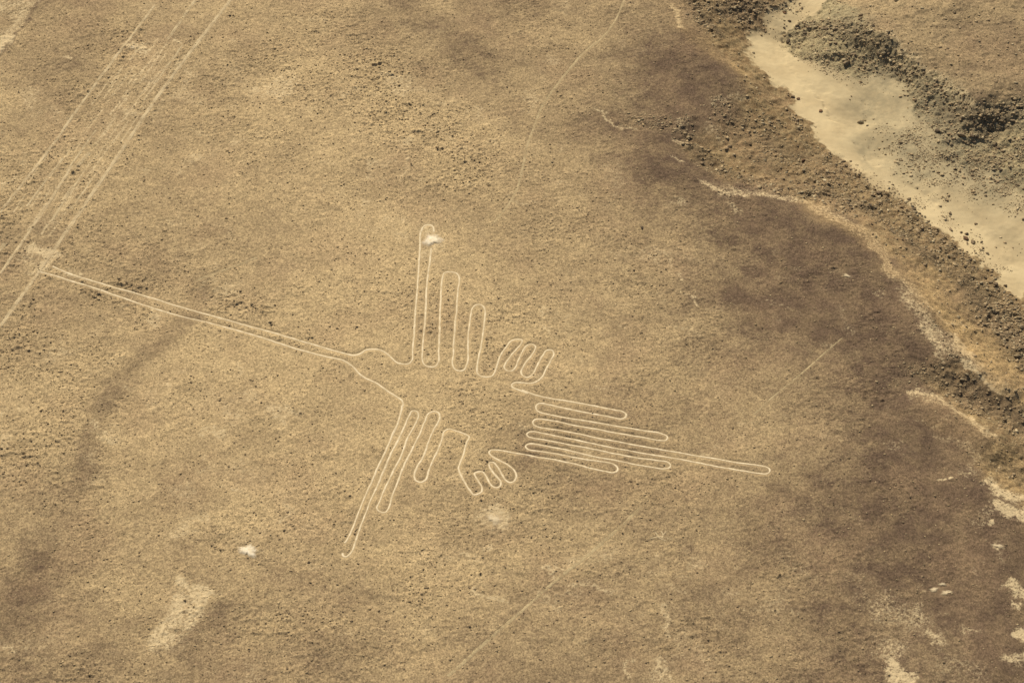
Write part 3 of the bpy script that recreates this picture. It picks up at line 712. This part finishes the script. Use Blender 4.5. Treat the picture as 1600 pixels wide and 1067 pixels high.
NYA, NXA = ZA.shape
idx = np.arange(NYA * NXA).reshape(NYA, NXA)
quads = np.stack([idx[:-1, :-1], idx[:-1, 1:], idx[1:, 1:], idx[1:, :-1]], -1).reshape(-1, 4)
reg = np.zeros((NYA, NXA), int)
sandA = padz(sand); farA = padz(farp); sideA = padz(side); HA = padz(H)
reg[(HA < -.7) | (sideA > .5)] = 1
reg[farA > .5] = 2
reg[(sandA > .5)] = 3
reg[FD > 60] = 0
qreg = reg[:-1, :-1].ravel()
VA = np.stack([VXA, VYA, ZA], -1).reshape(-1, 3)
ma, mb, mc = (q.reshape(-1, 4).astype(np.float32) for q in (masks_a, masks_b, masks_c))
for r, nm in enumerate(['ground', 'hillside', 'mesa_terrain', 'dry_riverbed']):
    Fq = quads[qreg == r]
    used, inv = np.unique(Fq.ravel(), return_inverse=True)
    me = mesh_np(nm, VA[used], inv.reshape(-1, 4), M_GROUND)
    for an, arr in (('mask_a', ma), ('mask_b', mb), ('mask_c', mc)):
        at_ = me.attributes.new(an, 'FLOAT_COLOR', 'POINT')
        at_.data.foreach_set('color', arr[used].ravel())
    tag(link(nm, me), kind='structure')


def zat(x, y, G_=None):
    """height of the finished ground"""
    G_ = HF if G_ is None else G_
    fx = np.clip((np.asarray(x) - X0) / ST, 0, NX - 1.001); fy = np.clip((np.asarray(y) - Y0) / ST, 0, NY - 1.001)
    ix = fx.astype(int); iy = fy.astype(int); fx = fx - ix; fy = fy - iy
    return (G_[iy, ix] * (1 - fx) + G_[iy, ix + 1] * fx) * (1 - fy) + (G_[iy + 1, ix] * (1 - fx) + G_[iy + 1, ix + 1] * fx) * fy


# ------------------------------------------------------------------ ribbons: lines cleared down to the pale soil
def ribbon(name, P, hw, mat, parent=None, lift=.012, rag=.18, thick=.03):
    P = np.asarray(P)
    T = np.gradient(P, axis=0); T /= np.linalg.norm(T, axis=1)[:, None] + 1e-9
    Nn = np.stack([-T[:, 1], T[:, 0]], 1)
    cols = np.array([-1, -.55, 0, .55, 1])
    L = P + Nn * (.05 * noise(P[:, 0], P[:, 1], 1.9, 90))[:, None]
    base = hw * (1 + .16 * noise(P[:, 0], P[:, 1], 6.0, 93))
    wl = base * (1 + rag * noise(P[:, 0], P[:, 1], .5, 91)); wr = base * (1 + rag * noise(P[:, 0], P[:, 1], .5, 92))
    V = []
    for c in cols:
        w = wl if c < 0 else wr
        Q = L + Nn * (c * w)[:, None]
        z = zat(Q[:, 0], Q[:, 1]) + lift - (.02 if abs(c) == 1 else 0)
        V.append(np.column_stack([Q, z]))
    n = len(P)
    V = np.array(V)                       # 5,n,3
    edge0 = V[0] - [0, 0, thick]; edge1 = V[-1] - [0, 0, thick]
    V = np.concatenate([edge0[None], V, edge1[None]])
    k = V.shape[0]
    ii = np.arange(k * n).reshape(k, n)
    F = np.stack([ii[:-1, :-1], ii[:-1, 1:], ii[1:, 1:], ii[1:, :-1]], -1).reshape(-1, 4)[:, ::-1]
    return link(name, mesh_np(name, V.reshape(-1, 3), F, mat), parent)


M_LINE = soil_mat('bare_pale_soil', (.86, .70, .45), (.60, .46, .265), 0, 1.2)
fig = bpy.data.objects.new('hummingbird_geoglyph', None)
C.objects.link(fig)
fig.location = (0, 0, 0)
tag(fig, 'giant hummingbird drawn in one pale line on the desert, long beak to the left', 'geoglyph')
for n, l, P in fig_paths:
    o = ribbon(n, P, .120, M_LINE, fig, .012, .32)
    if l: o['label'] = l
M_TRACK = soil_mat('worn_pale_soil', (.72, .56, .33), (.58, .44, .24), .50)
M_TRACK2 = soil_mat('very_worn_pale_soil', (.70, .55, .32), (.58, .44, .24), .52)
for P, w, s, lab in tracks:
    o = ribbon('straight_geoglyph_line', P, w, M_TRACK if s > .6 else M_TRACK2, None, .02, .3)
    tag(o, lab, 'geoglyph', 'straight pale lines of the cleared strip')
M_PATH = soil_mat('trodden_soil', (.58, .44, .24), (.50, .38, .20), .505)
for P, w in paths:
    tag(ribbon('footpath', P, w, M_PATH, None, .012, .3), kind='structure')


# ------------------------------------------------------------------ bare pale patches
def patch(name, px, rx, ry, hgt, mat, label, cat, rot=0.0, group=None, seed=0):
    c = on([px])[0]
    nr, na = 14, 44
    V = [[c[0], c[1], 0]]
    for i in range(1, nr + 1):
        r = i / nr
        for j in range(na):
            a = 2 * math.pi * j / na
            k = 1 + .22 * math.sin(2 * a + seed) + .16 * math.sin(3 * a + 2 * seed) + .1 * math.sin(5 * a + 3 * seed) + .07 * math.sin(9 * a + seed)
            x = rx * r * k * math.cos(a); y = ry * r * k * math.sin(a)
            V.append([c[0] + x * math.cos(rot) - y * math.sin(rot), c[1] + x * math.sin(rot) + y * math.cos(rot), r])
    V = np.array(V); r = V[:, 2].copy()
    edge = np.repeat(r[:, None], 4, 1)
    V[:, 2] = zat(V[:, 0], V[:, 1]) + .07 + hgt * (1 - r ** 2) + .02 * noise(V[:, 0], V[:, 1], .5, 95) - .05 * r ** 3
    F = []
    for j in range(na):
        F.append((0, 1 + j, 1 + (j + 1) % na, 1 + (j + 1) % na))
    tri = np.array([f[:3] for f in F])
    Q = []
    for i in range(nr - 1):
        for j in range(na):
            a = 1 + i * na + j; b = 1 + i * na + (j + 1) % na
            Q.append((a, a + na, b + na)); Q.append((a, b + na, b))
    o = link(name, mesh_np(name, V, np.vstack([tri, np.array(Q)]), mat))
    ea = o.data.attributes.new('edge', 'FLOAT_COLOR', 'POINT'); ea.data.foreach_set('color', edge.astype(np.float32).ravel())
    return tag(o, label, cat, group)


def patch_mat(name, a, b_, hard):
    m = soil_mat(name, a, b_)
    nt = m.node_tree; g = G(nt); b = nt.nodes['Principled BSDF']
    pos = g.n('ShaderNodeTexCoord').outputs['Object']
    e = g.attr('edge')[0]
    n = g.noise(pos, 3.2, 4, .75)
    k = g.m('ADD', g.m('SUBTRACT', hard, g.m('MULTIPLY', e, 1.25)), g.m('MULTIPLY', g.m('SUBTRACT', n, .5), 1.1))
    nt.links.new(g.ramp(k, -.1, .95), b.inputs['Alpha'])
    return m


M_WHITE = patch_mat('white_earth', (.92, .79, .57), (.78, .63, .40), 1.3)
M_PATCHY = patch_mat('pale_earth', (.74, .59, .37), (.62, .48, .28), 1.05)
patch('earth_mound', (675, 375), 1.15, 1.35, .08, M_WHITE, 'small white earth mound where the outer feather of the upper wing breaks off', 'earth mound', seed=1)
patch('earth_mound', (388, 860), 1.0, 1.1, .06, M_WHITE, 'small white earth mound alone on the plain, left of the lower wing tip', 'earth mound', seed=2.2)
patch('bare_patch', (772, 811), 1.35, 1.15, .04, M_PATCHY, 'ragged pale patch of bare earth below the lower foot', 'bare patch', seed=3.1)
patch('bare_patch', (1323, 431), .8, .32, .03, M_PATCHY, 'small pale patch of bare earth on the dark pavement near the rim', 'bare patch', seed=4, rot=-.3)
patch('bare_patch', (207, 75), .8, .45, .03, M_PATCHY, 'small bright patch of bare earth at the upper end of the cleared strip', 'bare patch', seed=5)
patch('bare_patch', (1459, 922), .75, .42, .03, M_PATCHY, 'left pale spot of the cluster of three on the dark ground at lower right', 'bare patch', seed=6)
patch('bare_patch', (1478, 927), .75, .55, .03, M_PATCHY, 'right pale spot of the cluster of three on the dark ground at lower right', 'bare patch', seed=7)
patch('bare_patch', (1472, 914), .55, .34, .02, M_PATCHY, 'topmost and smallest pale spot of the cluster of three at lower right', 'bare patch', seed=8)
patch('bare_patch', (1560, 853), .85, .42, .03, M_PATCHY, 'pale oval spot alone near the right border, above the cluster of three', 'bare patch', seed=9)
# the small scratched sign at lower centre right
sgn = bpy.data.objects.new('scratched_mark', None); C.objects.link(sgn)
tag(sgn, 'small spiky mark of thin pale scratches on the plain, lower right of the tail', 'geoglyph')
for seg in ([(1015, 842), (1026, 839), (1034, 838)], [(1021, 829), (1027, 835), (1030, 840), (1040, 845)], [(1033, 830), (1036, 836), (1034, 841)], [(1041, 830), (1036, 836)]):
    ribbon('scratch', smooth(on(seg)[:, :2], .12), .08, M_TRACK, sgn, .02)


# ------------------------------------------------------------------ stones
def ico():
    t = (1 + 5 ** .5) / 2
    V = np.array([(-1, t, 0), (1, t, 0), (-1, -t, 0), (1, -t, 0), (0, -1, t), (0, 1, t), (0, -1, -t), (0, 1, -t), (t, 0, -1), (t, 0, 1), (-t, 0, -1), (-t, 0, 1)], float)
    V /= np.linalg.norm(V[0])
    F = np.array([(0, 11, 5), (0, 5, 1), (0, 1, 7), (0, 7, 10), (0, 10, 11), (1, 5, 9), (5, 11, 4), (11, 10, 2), (10, 7, 6), (7, 1, 8), (3, 9, 4), (3, 4, 2), (3, 2, 6), (3, 6, 8), (3, 8, 9), (4, 9, 5), (2, 4, 11), (6, 2, 10), (8, 6, 7), (9, 8, 1)])
    return V, F


IV, IF = ico()


def sub(V, F):
    V = list(map(tuple, V)); cache = {}; out = []
    def mid(a, b):
        k = (min(a, b), max(a, b))
        if k not in cache:
            p = (np.array(V[a]) + np.array(V[b])) / 2
            V.append(tuple(p / np.linalg.norm(p))); cache[k] = len(V) - 1
        return cache[k]
    for a, b, c in F:
        ab, bc, ca = mid(a, b), mid(b, c), mid(c, a)
        out += [(a, ab, ca), (b, bc, ab), (c, ca, bc), (ab, bc, ca)]
    return np.array(V), np.array(out)


def stone_cloud(name, pos, size, mat, label, cat, group=None):
    """many small stones in one mesh"""
    n = len(pos)
    V = np.repeat(IV[None], n, 0) * rng.uniform(.55, 1.3, (n, 12, 1))
    V *= np.stack([rng.uniform(.8, 1.35, n), rng.uniform(.7, 1.1, n), rng.uniform(.3, .55, n)], 1)[:, None]
    a = rng.uniform(0, 2 * math.pi, n); ca, sa = np.cos(a), np.sin(a)
    x = V[..., 0] * ca[:, None] - V[..., 1] * sa[:, None]; y = V[..., 0] * sa[:, None] + V[..., 1] * ca[:, None]
    V = np.stack([x, y, V[..., 2]], -1) * (size / 2)[:, None, None] + pos[:, None]
    V[..., 2] += (size * .04)[:, None]
    F = (IF[None] + (np.arange(n) * 12)[:, None, None]).reshape(-1, 3)
    o = link(name, mesh_np(name, V.reshape(-1, 3), F, mat, False))
    return tag(o, label, cat, group, 'stuff')


def pick(n, dens, x0=X0 + 2, x1=X1 - 2, y0=Y0 + 1, y1=Y1 - 2):
    """n points by rejection over the density grid"""
    out = []
    tot = 0
    while tot < n:
        x = rng.uniform(x0, x1, n); y = rng.uniform(y0, y1, n)
        k = zat(x, y, dens) > rng.uniform(0, 1, n)
        out.append(np.stack([x[k], y[k]], 1)); tot += k.sum()
    P = np.concatenate(out)[:n]
    return np.column_stack([P, zat(P[:, 0], P[:, 1])])


M_PEB = stone_mat('pavement_stone', [(.14, .10, .060), (.25, .18, .10), (.38, .27, .14), (.50, .37, .20), (.20, .14, .08)])
M_SCREE = stone_mat('scree_stone', [(.15, .105, .062), (.34, .24, .13), (.44, .32, .17), (.26, .20, .115), (.54, .42, .24)])
open_ = (1 - sand) * (1 - clear) * (1 - rk * .5) * (1 - .6 * dark) * (1 - .45 * farp)
clump = np.clip(.22 + .5 * np.clip(grit, 0, 1) ** 2 + .35 * np.clip(noise(WX, WY, 1.3, 99), 0, 1) + stroke_st * .55, 0, 1)
d0 = np.clip(open_ * clump * (1 - .6 * np.clip(varn, 0, 1) * (side < .5)) * (1 - pale * .7), 0, 1)
P = pick(56000, d0)
S = np.minimum(.088 / rng.uniform(.04, 1, len(P)) ** .42, .26)
S *= 1 + .35 * zat(P[:, 0], P[:, 1], stroke_st)
S *= 1.15
stone_cloud('pavement_pebbles', P, S, M_PEB, 'dark pebbles strewn over the plateau between the lines', 'pebbles')
stony = zero()
for pts, w, s in [([(1420, 225), (1460, 255), (1510, 270), (1560, 250)], 3.0, 1), ([(1440, 290), (1480, 300), (1520, 295)], 1.4, .6), ([(1300, 105), (1340, 115)], 1.6, .5), ([(1265, 95), (1285, 115)], .9, .5),
                  ([(1580, 270), (1590, 310)], 2.2, .8), ([(1400, 300), (1460, 335), (1500, 365), (1560, 420)], 1.2, .5)]:
    stroke(stony, pts, w, s, .9)
d2 = np.clip(stony * np.clip(.4 + noise(GX, GY, 1.6, 104), 0, 1), 0, 1)
d1 = np.clip(rk * 1.0 * (1 - .8 * sand) + .10 * slope * (1 - sand) + .06 * sand * side * np.clip(noise(WX, WY, 4, 103) + .2, 0, 1) + .4 * rk * sand + .16 * stony, 0, 1)
d1 *= np.clip(.35 + .9 * np.clip(noise(WX, WY, 1.8, 101) + .4, 0, 1), 0, 1)
P = pick(24000, np.clip(d1, 0, 1), X0 + 90)
S = np.minimum(.115 / rng.uniform(.04, 1, len(P)) ** .55, .68)
stone_cloud('scree', P, S, M_SCREE, 'loose broken rock covering the slopes of the dry valley', 'scree')


P = pick(5200, d2, X0 + 90)
S = np.minimum(.085 / rng.uniform(.05, 1, len(P)) ** .5, .45)
stone_cloud('gravel', P, S, M_SCREE, 'fine gravel strewn over the sand of the dry bed', 'gravel')


# ------------------------------------------------------------------ single rocks
BV, BF = sub(*sub(IV, IF))


def rock_mesh(i, mat):
    r = np.random.default_rng(100 + i)
    V = BV.copy()
    for k in range(13):                                 # chisel facets
        d = r.normal(size=3); d /= np.linalg.norm(d)
        cut = r.uniform(.38, .75)
        over = V @ d - cut
        V -= np.where(over > 0, over, 0)[:, None] * d * .92
    V += .05 * r.normal(size=V.shape) * .5
    V *= np.array([r.uniform(.95, 1.25), r.uniform(.75, 1.0), r.uniform(.42, .65)])
    V[:, 2] += .18
    return mesh_np('rock', V * .5, BF, mat, False)


M_ROCK = stone_mat('dark_rock', [(.11, .08, .052), (.20, .145, .085), (.27, .195, .11), (.15, .125, .08)], .5, 'ShaderNodeObjectInfo')
M_RED = stone_mat('reddish_rock', [(.22, .12, .06), (.17, .10, .055)], .5, 'ShaderNodeObjectInfo')
M_TAN = stone_mat('tan_rock', [(.36, .28, .15), (.28, .21, .12)], .6, 'ShaderNodeObjectInfo')
ROCKS = [rock_mesh(i, M_ROCK) for i in range(9)]
REDS = [rock_mesh(20 + i, M_RED) for i in range(3)]
TANS = [rock_mesh(30 + i, M_TAN) for i in range(3)]


def rock(me, xy, s, rz, label, group=None, name='rock'):
    o = link(name, me)
    x, y = float(xy[0]), float(xy[1])
    o.location = (x, y, float(zat(x, y)) - .04 * s)
    o.rotation_euler = (rng.uniform(-.2, .2), rng.uniform(-.2, .2), rz)
    sx = rng.uniform(.9, 1.15)
    o.scale = (s * sx, s / sx, s * rng.uniform(.85, 1.1))
    return tag(o, label, 'rock', group)


SPEC = [((1510, 367), .9, 1, 'flat dark rock topmost of the cluster on the sand at the foot of the slope'),
        ((1509, 373), 1.15, 2, 'rounded brown boulder left of the largest dark block on the sand'),
        ((1520, 379), 1.5, 0, 'largest dark block lying on the sand at the foot of the slope'),
        ((1502, 363), .8, 0, 'dark rock at the upper left of the cluster on the sand'),
        ((1486, 360), .95, 0, 'grey rock on the sand, left of the cluster of dark blocks'),
        ((1485, 335), .8, 0, 'dark rock on the sand, above the cluster of dark blocks'),
        ((1534, 379), .75, 0, 'small dark rock just right of the largest dark block'),
        ((1536, 389), .7, 0, 'upper dark rock of the three trailing below the largest block'),
        ((1535, 393), .6, 0, 'left dark rock of the three trailing below the largest block'),
        ((1542, 397), .75, 0, 'lowest dark rock of the three trailing below the largest block'),
        ((1282, 175), .95, 2, 'reddish boulder alone on the pale sand beside the slope foot'),
        ((1247, 155), .85, 2, 'reddish brown rock at the right end of the short row on the slope foot'),
        ((1238, 151), .95, 0, 'dark rock in the middle of the short row on the slope foot'),
        ((1231, 149), .7, 0, 'dark rock at the left end of the short row on the slope foot'),
        ((1226, 22), .9, 2, 'rounded brown boulder beside the sand near the top of the photo'),
        ((1232, 66), 1.2, 0, 'wide dark rock at the tip of the rubble spur by the sand'),
        ((1234, 71), .8, 0, 'smaller dark rock just below the wide one at the tip of the spur'),
        ((1226, 8), .75, 0, 'small dark rock above the rounded brown boulder'),
        ((1345, 194), 1.3, 3, 'tan boulder half hollowed by shadow in the grey sand of the bowl'),
        ((1351, 190), .9, 3, 'tan rock behind the hollowed boulder in the bowl'),
        ((1355, 198), .7, 0, 'small dark rock right of the hollowed boulder in the bowl'),
        ((1330, 153), .5, 0, 'upper of two small dark rocks on the smooth sand of the bowl'),
        ((1328, 158), .42, 0, 'lower of two small dark rocks on the smooth sand of the bowl'),
        ((1323, 99), 1.9, 0, 'large dark slab at the foot of the rubble spur'),
        ((1334, 86), 1.7, 0, 'long dark outcrop above the large slab on the rubble spur'),
        ((1465, 207), 1.5, 0, 'dark boulder at the left foot of the shaded bank'),
        ((1502, 213), 1.6, 0, 'blackest boulder at the middle foot of the shaded bank'),
        ((1518, 218), 1.0, 0, 'dark boulder right of the blackest one under the shaded bank'),
        ((1487, 228), .9, 3, 'pale boulder in front of the shaded bank'),
        ((1556, 225), 1.2, 0, 'grey streaked rock on the sand right of the shaded bank'),
        ((1579, 252), 1.2, 3, 'pale boulder among dark rubble near the right border'),
        ((1500, 267), .9, 0, 'right rock of the pair on the stony flat below the shaded bank'),
        ((1493, 264), .8, 0, 'left rock of the pair on the stony flat below the shaded bank'),
        ((1420, 312), .8, 0, 'dark rock on the sand margin, upper left of the large cluster'),
        ((1437, 335), .8, 0, 'dark rock on the sand margin at the edge of the rubble'),
        ((1411, 403), .7, 0, 'small dark rock alone on the smooth orange slope'),
        ((1396, 365), 1.0, 0, 'dark rock at the upper edge of the smooth orange slope'),
        ((1551, 422), .7, 0, 'dark rock in the rubble tongue reaching onto the sand at right'),
        ((1141, 230), .9, 0, 'dark boulder in the middle of the side hollow'),
        ((1200, 182), .0, 0, ''),
        ((1255, 252), .9, 2, 'brown boulder on the slope right of the side hollow'),
        ((1003, 357), .85, 0, 'dark boulder with a short shadow on the plain above the tail'),
        ((422, 505), .62, 0, 'small black rock alone just above the beak'),
        ((863, 255), .55, 0, 'small dark rock right of the winding footpath'),
        ((122, 261), .6, 0, 'dark rock lying inside the cleared strip'),
        ((210, 167), .5, 0, 'dark rock between the edge lines of the cleared strip'),
        ((198, 34), .6, 0, 'dark rock left of the upper end of the cleared strip'),
        ((29, 144), .45, 0, 'small dark rock alone on the plain at far left'),
        ((5, 332), .5, 0, 'small black rock by the left border of the photo'),
        ((197, 442), .5, 0, 'dark rock above the beak near its tip'),
        ((823, 330), .6, 0, 'dark rock on the plain between the footpath and the tail'),
        ((496, 178), .45, 0, 'small dark rock on the stony plain above the beak'),
        ((1004, 1007), .5, 0, 'dark rock on the lower plain right of the lower footpath'),
        ((992, 932), .4, 0, 'small dark rock beside the pale scuffed ground right of the lower footpath'),
        ((973, 833), .5, 0, 'dark rock just right of the lower footpath near its upper end'),
        ((1229, 591), .45, 0, 'small dark rock beside the faint path on the dark plain'),
        ((1494, 655), .5, 0, 'dark rock on the pale crest at lower right')]
done = []
for px, s, kind, lab in SPEC:
    if s <= 0:
        continue
    p = on([px])[0]
    me = random.choice({0: ROCKS, 1: ROCKS, 2: REDS, 3: TANS}[kind])
    rock(me, p, s * .82, rng.uniform(0, 6.3), lab)
    done.append(p[:2])

ZONES = [  # polyline, half width, count, label, group, sizes
    ([(1062, 198), (1085, 235), (1120, 265), (1170, 284)], 1.5, 34, 'dark angular rock in the curved rubble band of the side hollow', 'rocks of the curved rubble band', (.3, .6)),
    ([(1210, 270), (1280, 295), (1350, 325), (1420, 370), (1480, 425)], 2.4, 52, 'brown angular rock on the rubble slope below the plateau rim', 'rocks of the rubble slope', (.4, .8)),
    ([(1300, 258), (1360, 290), (1420, 330), (1480, 378), (1550, 440), (1600, 490)], 1.3, 48, 'dark rock along the foot of the slope at the edge of the sand', 'rocks along the sand edge', (.4, .85)),
    ([(1560, 490), (1590, 530), (1600, 560)], 2.2, 16, 'dark rock on the lower right rubble slope by the right border', 'rocks of the lower right slope', (.45, .9)),
    ([(1080, 0), (1120, 30), (1160, 20), (1210, 10)], 2.2, 30, 'dark rock on the rubble slope at the top of the photo, left of the sand', 'rocks of the upper slope', (.4, .85)),
    ([(1245, 60), (1290, 50), (1345, 60), (1370, 90)], 2.6, 34, 'dark rock on the rubble spur right of the sand bend', 'rocks of the rubble spur', (.45, .95)),
    ([(1385, 80), (1430, 120), (1475, 165)], 1.7, 26, 'dark rock on the stony bank below the far crest', 'rocks of the far bank', (.45, .9)),
    ([(1475, 200), (1520, 205), (1570, 185), (1600, 170)], 1.9, 28, 'black rock in the shaded bank below the far mesa', 'rocks of the shaded bank', (.5, 1.0)),
    ([(1575, 260), (1600, 235)], 2.0, 14, 'dark rock on the stony rise at the right border', 'rocks of the right rise', (.4, .85))]
for pts, hw, cnt, lab, grp, (s0, s1) in ZONES:
    L = smooth(on(pts)[:, :2], .5)
    k = 0; tries = 0
    while k < cnt and tries < 4000:
        tries += 1
        p = L[rng.integers(len(L))] + rng.normal(0, hw * .6, 2)
        s = s0 + (s1 - s0) * rng.beta(1.2, 3)
        if any((p[0] - q[0]) ** 2 + (p[1] - q[1]) ** 2 < (s * .75) ** 2 for q in done):
            continue
        rock(ROCKS[rng.integers(len(ROCKS))], p, s, rng.uniform(0, 6.3), lab, grp)
        done.append(p); k += 1
